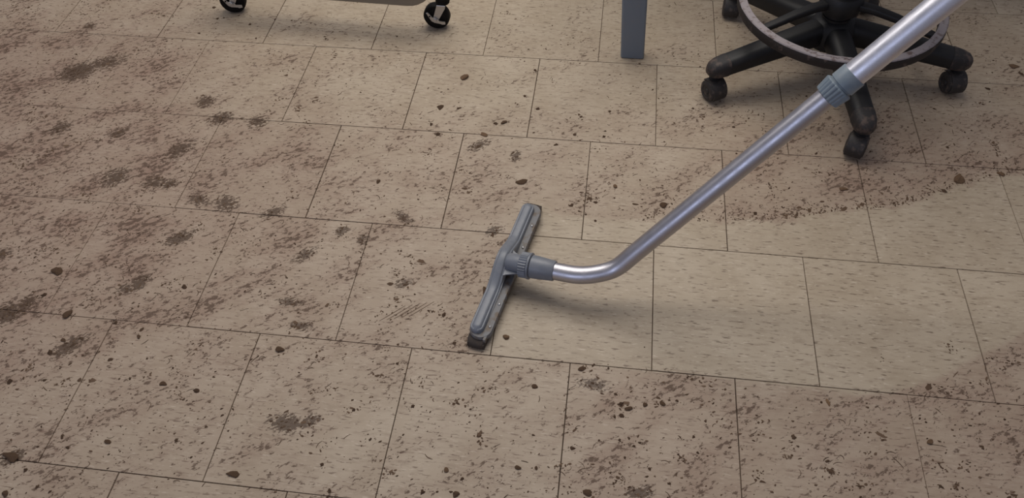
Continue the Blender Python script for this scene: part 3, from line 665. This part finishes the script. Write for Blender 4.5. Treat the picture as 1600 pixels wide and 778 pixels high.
def caster(P, yaw, flip):
    # wheel centre over P; local x along the rail
    M = CMx(P) @ Matrix.Rotation(math.radians(yaw), 4, 'Z')
    wr = 0.0362
    wv = lathe([(0.006, -0.0145), (0.026, -0.0145), (0.028, -0.0125), (0.0335, -0.0125), (0.0358, -0.0090), (wr, 0.0), (0.0358, 0.0090), (0.0335, 0.0125), (0.028, 0.0125), (0.026, 0.0145), (0.006, 0.0145)], 44)
    c = part('caster', xform(lathe([(0.012, 0.077), (0.0185, 0.0785), (0.0195, 0.083), (0.0175, 0.088), (0.0195, 0.0895), (0.0195, 0.0965), (0.016, 0.0985), (0.012, 0.103)], 28), M @ Matrix.Translation((0.020, 0, 0))), M_tyre, cart)
    part('caster_wheel', xform(wv, M @ Matrix.Translation((0, 0, wr)) @ Matrix.Rotation(math.pi/2, 4, 'X')), M_tyre, c)
    for s in (-1, 1):
        f = plate([(0.0075, 0.080), (0.031, 0.080), (0.029, 0.070), (0.0075, 0.032), (0.0, 0.0285), (-0.007, 0.033), (-0.0055, 0.041)], 0.0022)
        part('fork', xform(f, M @ Matrix.Translation((0, s*0.0185, 0)) @ Matrix.Rotation(math.pi/2, 4, 'X')), M_zinc, c, smooth=False)
    lev = plate([(-0.024, 0.0550), (-0.0200, 0.0570), (-0.0165, 0.0545), (-0.0085, 0.0425), (0.0, 0.0430), (0.0090, 0.0370), (0.0110, 0.0330), (0.0270, 0.0310), (0.0270, 0.0235), (0.0180, 0.0220), (0.0150, 0.0240), (-0.0030, 0.0265), (-0.0110, 0.0310)], 0.0022)
    lv = part('brake_lever', xform(lev, M @ Matrix.Translation((0, -0.0215, 0)) @ Matrix.Rotation(math.pi/2, 4, 'X')), M_zinc, c, smooth=False)
    part('axle_nut', xform(lathe([(0.0052, 0), (0.0052, 0.003), (0.0045, 0.0038)], 6), M @ Matrix.Translation((0, -0.0225, wr)) @ Matrix.Rotation(math.pi/2, 4, 'X')), M_zinc, lv, smooth=False)
    part('rivet', xform(lathe([(0.0024, 0), (0.0024, 0.0008), (0.0016, 0.0012)], 10), M @ Matrix.Translation((-0.0145, -0.0225, 0.0455)) @ Matrix.Rotation(math.pi/2, 4, 'X')), M_tyre, lv)
caster(CA, 0, 0); caster(CB, 12, 0)

# ------------------------------------------------------------------ loose dirt
def in_swath(x, y):
    if x < 0.3125+0.1984*(y+0.716): return False
    def at(pts):
        for (xa, ya), (xb, yb) in zip(pts, pts[1:]):
            if x <= xb: return ya+(yb-ya)*(x-xa)/(xb-xa)
        return pts[-1][1]
    return at(LO)-0.004 < y < at([(0.2, -0.5)]+UP)+0.004
FV, FF, FT = [], [], []
FEET = [(CH.x+0.307*math.cos(math.radians(a)), CH.y+0.307*math.sin(math.radians(a)), 0.03) for a in AZ] + [(0.545, 0.035, 0.034), (0.010, 0.118, 0.02), (-0.582, 0.143, 0.02)]
def flake(x, y, r, asp=None, ang=None, h=None, tone=None, n=7):
    if any(math.hypot(x-a, y-b) < d for a, b, d in FEET): return
    asp = asp or rng.uniform(1.0, 2.4); ang = rng.uniform(0, math.pi) if ang is None else ang
    a, b = r*math.sqrt(asp), r/math.sqrt(asp); o = len(FV); ca, sa = math.cos(ang), math.sin(ang)
    h = h if h is not None else min(0.0012, r*0.35)
    for k in range(n):
        t = 2*math.pi*(k+rng.uniform(-0.3, 0.3))/n; q = rng.uniform(0.55, 1.25)
        px, py = a*q*math.cos(t), b*q*math.sin(t)
        FV.append((x+px*ca-py*sa, y+px*sa+py*ca, 0.00022))
    FV.append((x+rng.uniform(-.3, .3)*r, y+rng.uniform(-.3, .3)*r, 0.0003+h))
    for k in range(n): FF.append((o+k, o+(k+1) % n, o+n))
    t = rng.random()*0.7 if tone is None else tone
    FT.extend([t]*(n+1))
# smears: many small flakes gathered in each trodden patch
for (sx, sy, ax, ay, bx, by, s) in STAINS:
    la, lb = math.hypot(ax, ay), math.hypot(bx, by)
    cnt = int(min(90, 12 + la*lb*55000*s*s))
    for _ in range(cnt):
        u, v = rng.gauss(0, 0.55), rng.gauss(0, 0.55)
        x, y = sx+ax*u+bx*v, sy+ay*u+by*v
        flake(x, y, rng.lognormvariate(math.log(0.0016), 0.45), h=0.0003, ang=math.atan2(ay, ax)+rng.gauss(0, 0.7), n=6, tone=rng.uniform(0.05, 0.75))
# scattered specks in loose clusters
placed = 0
while placed < 15000:
    cx, cy = rng.uniform(-1.6, 2.0), rng.uniform(-1.5, 0.7)
    d = density(cx, cy)
    if in_swath(cx, cy): d = 0.02
    if rng.random() > d*1.15: continue
    k = rng.choice((1, 1, 2, 4, 9)); spread = rng.uniform(0.008, 0.035)
    for _ in range(k):
        x, y = (cx, cy) if k == 1 else (cx+rng.gauss(0, spread), cy+rng.gauss(0, spread*0.7))
        if in_swath(x, y) and rng.random() > 0.05: continue
        r = min(0.0028, rng.lognormvariate(math.log(0.00115), 0.5))
        flake(x, y, r, ang=rng.gauss(0.5, 0.7), n=5 if r < 0.0012 else 7, h=r*0.3)
        placed += 1
# grass shreds and curled scrapings
def shred(x, y, L, wd, ang, curl, tone):
    o = len(FV); n = 5; a = ang; px, py = x, y
    for k in range(n):
        nx, ny = -math.sin(a), math.cos(a); wk = wd*(0.35+0.65*math.sin(math.pi*(k+0.6)/n))
        FV.append((px+nx*wk/2, py+ny*wk/2, 0.00025)); FV.append((px, py, 0.0008)); FV.append((px-nx*wk/2, py-ny*wk/2, 0.00025))
        px += math.cos(a)*L/n; py += math.sin(a)*L/n; a += curl/n
    for k in range(n-1):
        for q in (0, 1): FF.append((o+k*3+q, o+k*3+q+1, o+k*3+q+4, o+k*3+q+3))
    FT.extend([tone]*(3*n))
cnt = 0
while cnt < 1500:
    x, y = rng.uniform(-1.6, 2.0), rng.uniform(-1.5, 0.7)
    if in_swath(x, y) or rng.random() > density(x, y)**1.3: continue
    shred(x, y, rng.uniform(0.006, 0.022), rng.uniform(0.0007, 0.0017), rng.gauss(0.6, 0.9), rng.gauss(0, 1.6), rng.uniform(0.1, 0.7)); cnt += 1
shred(1.087, -1.01, 0.034, 0.0011, 0.1, -0.5, 0.2); shred(1.020, -1.04, 0.03, 0.0014, -0.8, -0.3, 0.2)
for k in range(5): shred(0.075+0.014*k, -0.86+0.004*k, 0.075, 0.0013, 0.75, 0.05, 0.75)
# a small windrow pushed up along the far edge of the swept swath
for (xa, ya), (xb, yb) in zip(UP[3:], UP[4:]):
    for _ in range(60):
        t = rng.random(); flake(xa+(xb-xa)*t, ya+(yb-ya)*t+abs(rng.gauss(0, 0.018)), rng.lognormvariate(math.log(0.0014), 0.45), n=6, h=0.0004)
for x, y, r in CRUMBS:
    flake(x, y, r/1000*1.05, asp=rng.uniform(1.0, 1.5), h=r/1000*0.45, tone=rng.uniform(0.0, 0.25), n=9)
    for _ in range(5): flake(x+rng.gauss(0, 0.007), y+rng.gauss(0, 0.006), rng.uniform(0.0006, 0.0014), n=5)
me = bpy.data.meshes.new('mud_specks'); me.from_pydata(FV, [], FF); me.materials.append(M_mud)
me.attributes.new('tone', 'FLOAT', 'POINT').data.foreach_set('value', FT)
specks = obj('mud_specks', me)
tag(specks, 'countless crumbs and flecks of dried mud scattered over the tiles', 'dirt', kind='stuff')

def clod_mesh(seed, mat):
    bm = bmesh.new(); bmesh.ops.create_icosphere(bm, subdivisions=2, radius=0.85)
    r_ = random.Random(seed); d = [Vector((r_.gauss(0, 1), r_.gauss(0, 1), r_.gauss(0, 1))).normalized() for _ in range(11)]
    am = [r_.uniform(-0.62, 0.55) for _ in d]
    sk = r_.uniform(-0.5, 0.5); tp = r_.choice((-1, 1))*r_.uniform(0.5, 1.0)
    for v in bm.verts:
        k = 1 + sum(a*max(0, v.co.normalized().dot(q))**3 for a, q in zip(am, d)) + r_.uniform(-0.13, 0.13)
        v.co *= max(0.45, k)
        v.co.x += sk*v.co.y; v.co.y *= 1-0.35*max(-1, min(1, v.co.x*tp))
        v.co.z = max(v.co.z, -0.35)
    for v in bm.verts: v.co.z = (v.co.z+0.35)/1.35
    me = bpy.data.meshes.new('dirt_clod'); bm.to_mesh(me); bm.free(); me.materials.append(mat)
    return me
for k, ((x, y, a, b), (lab, mt, hf)) in enumerate(zip(CLODS, CLOD_INFO)):
    o = obj('dirt_clod', clod_mesh(100+k, M_clod[mt]))
    o.location = (x, y, 0.0)
    o.scale = (a, b*0.85, min(a, b)*hf)
    o.rotation_euler = (0, 0, rng.uniform(-0.35, 0.35))
    tag(o, lab, 'dirt clod', 'clods of dried mud on the floor')
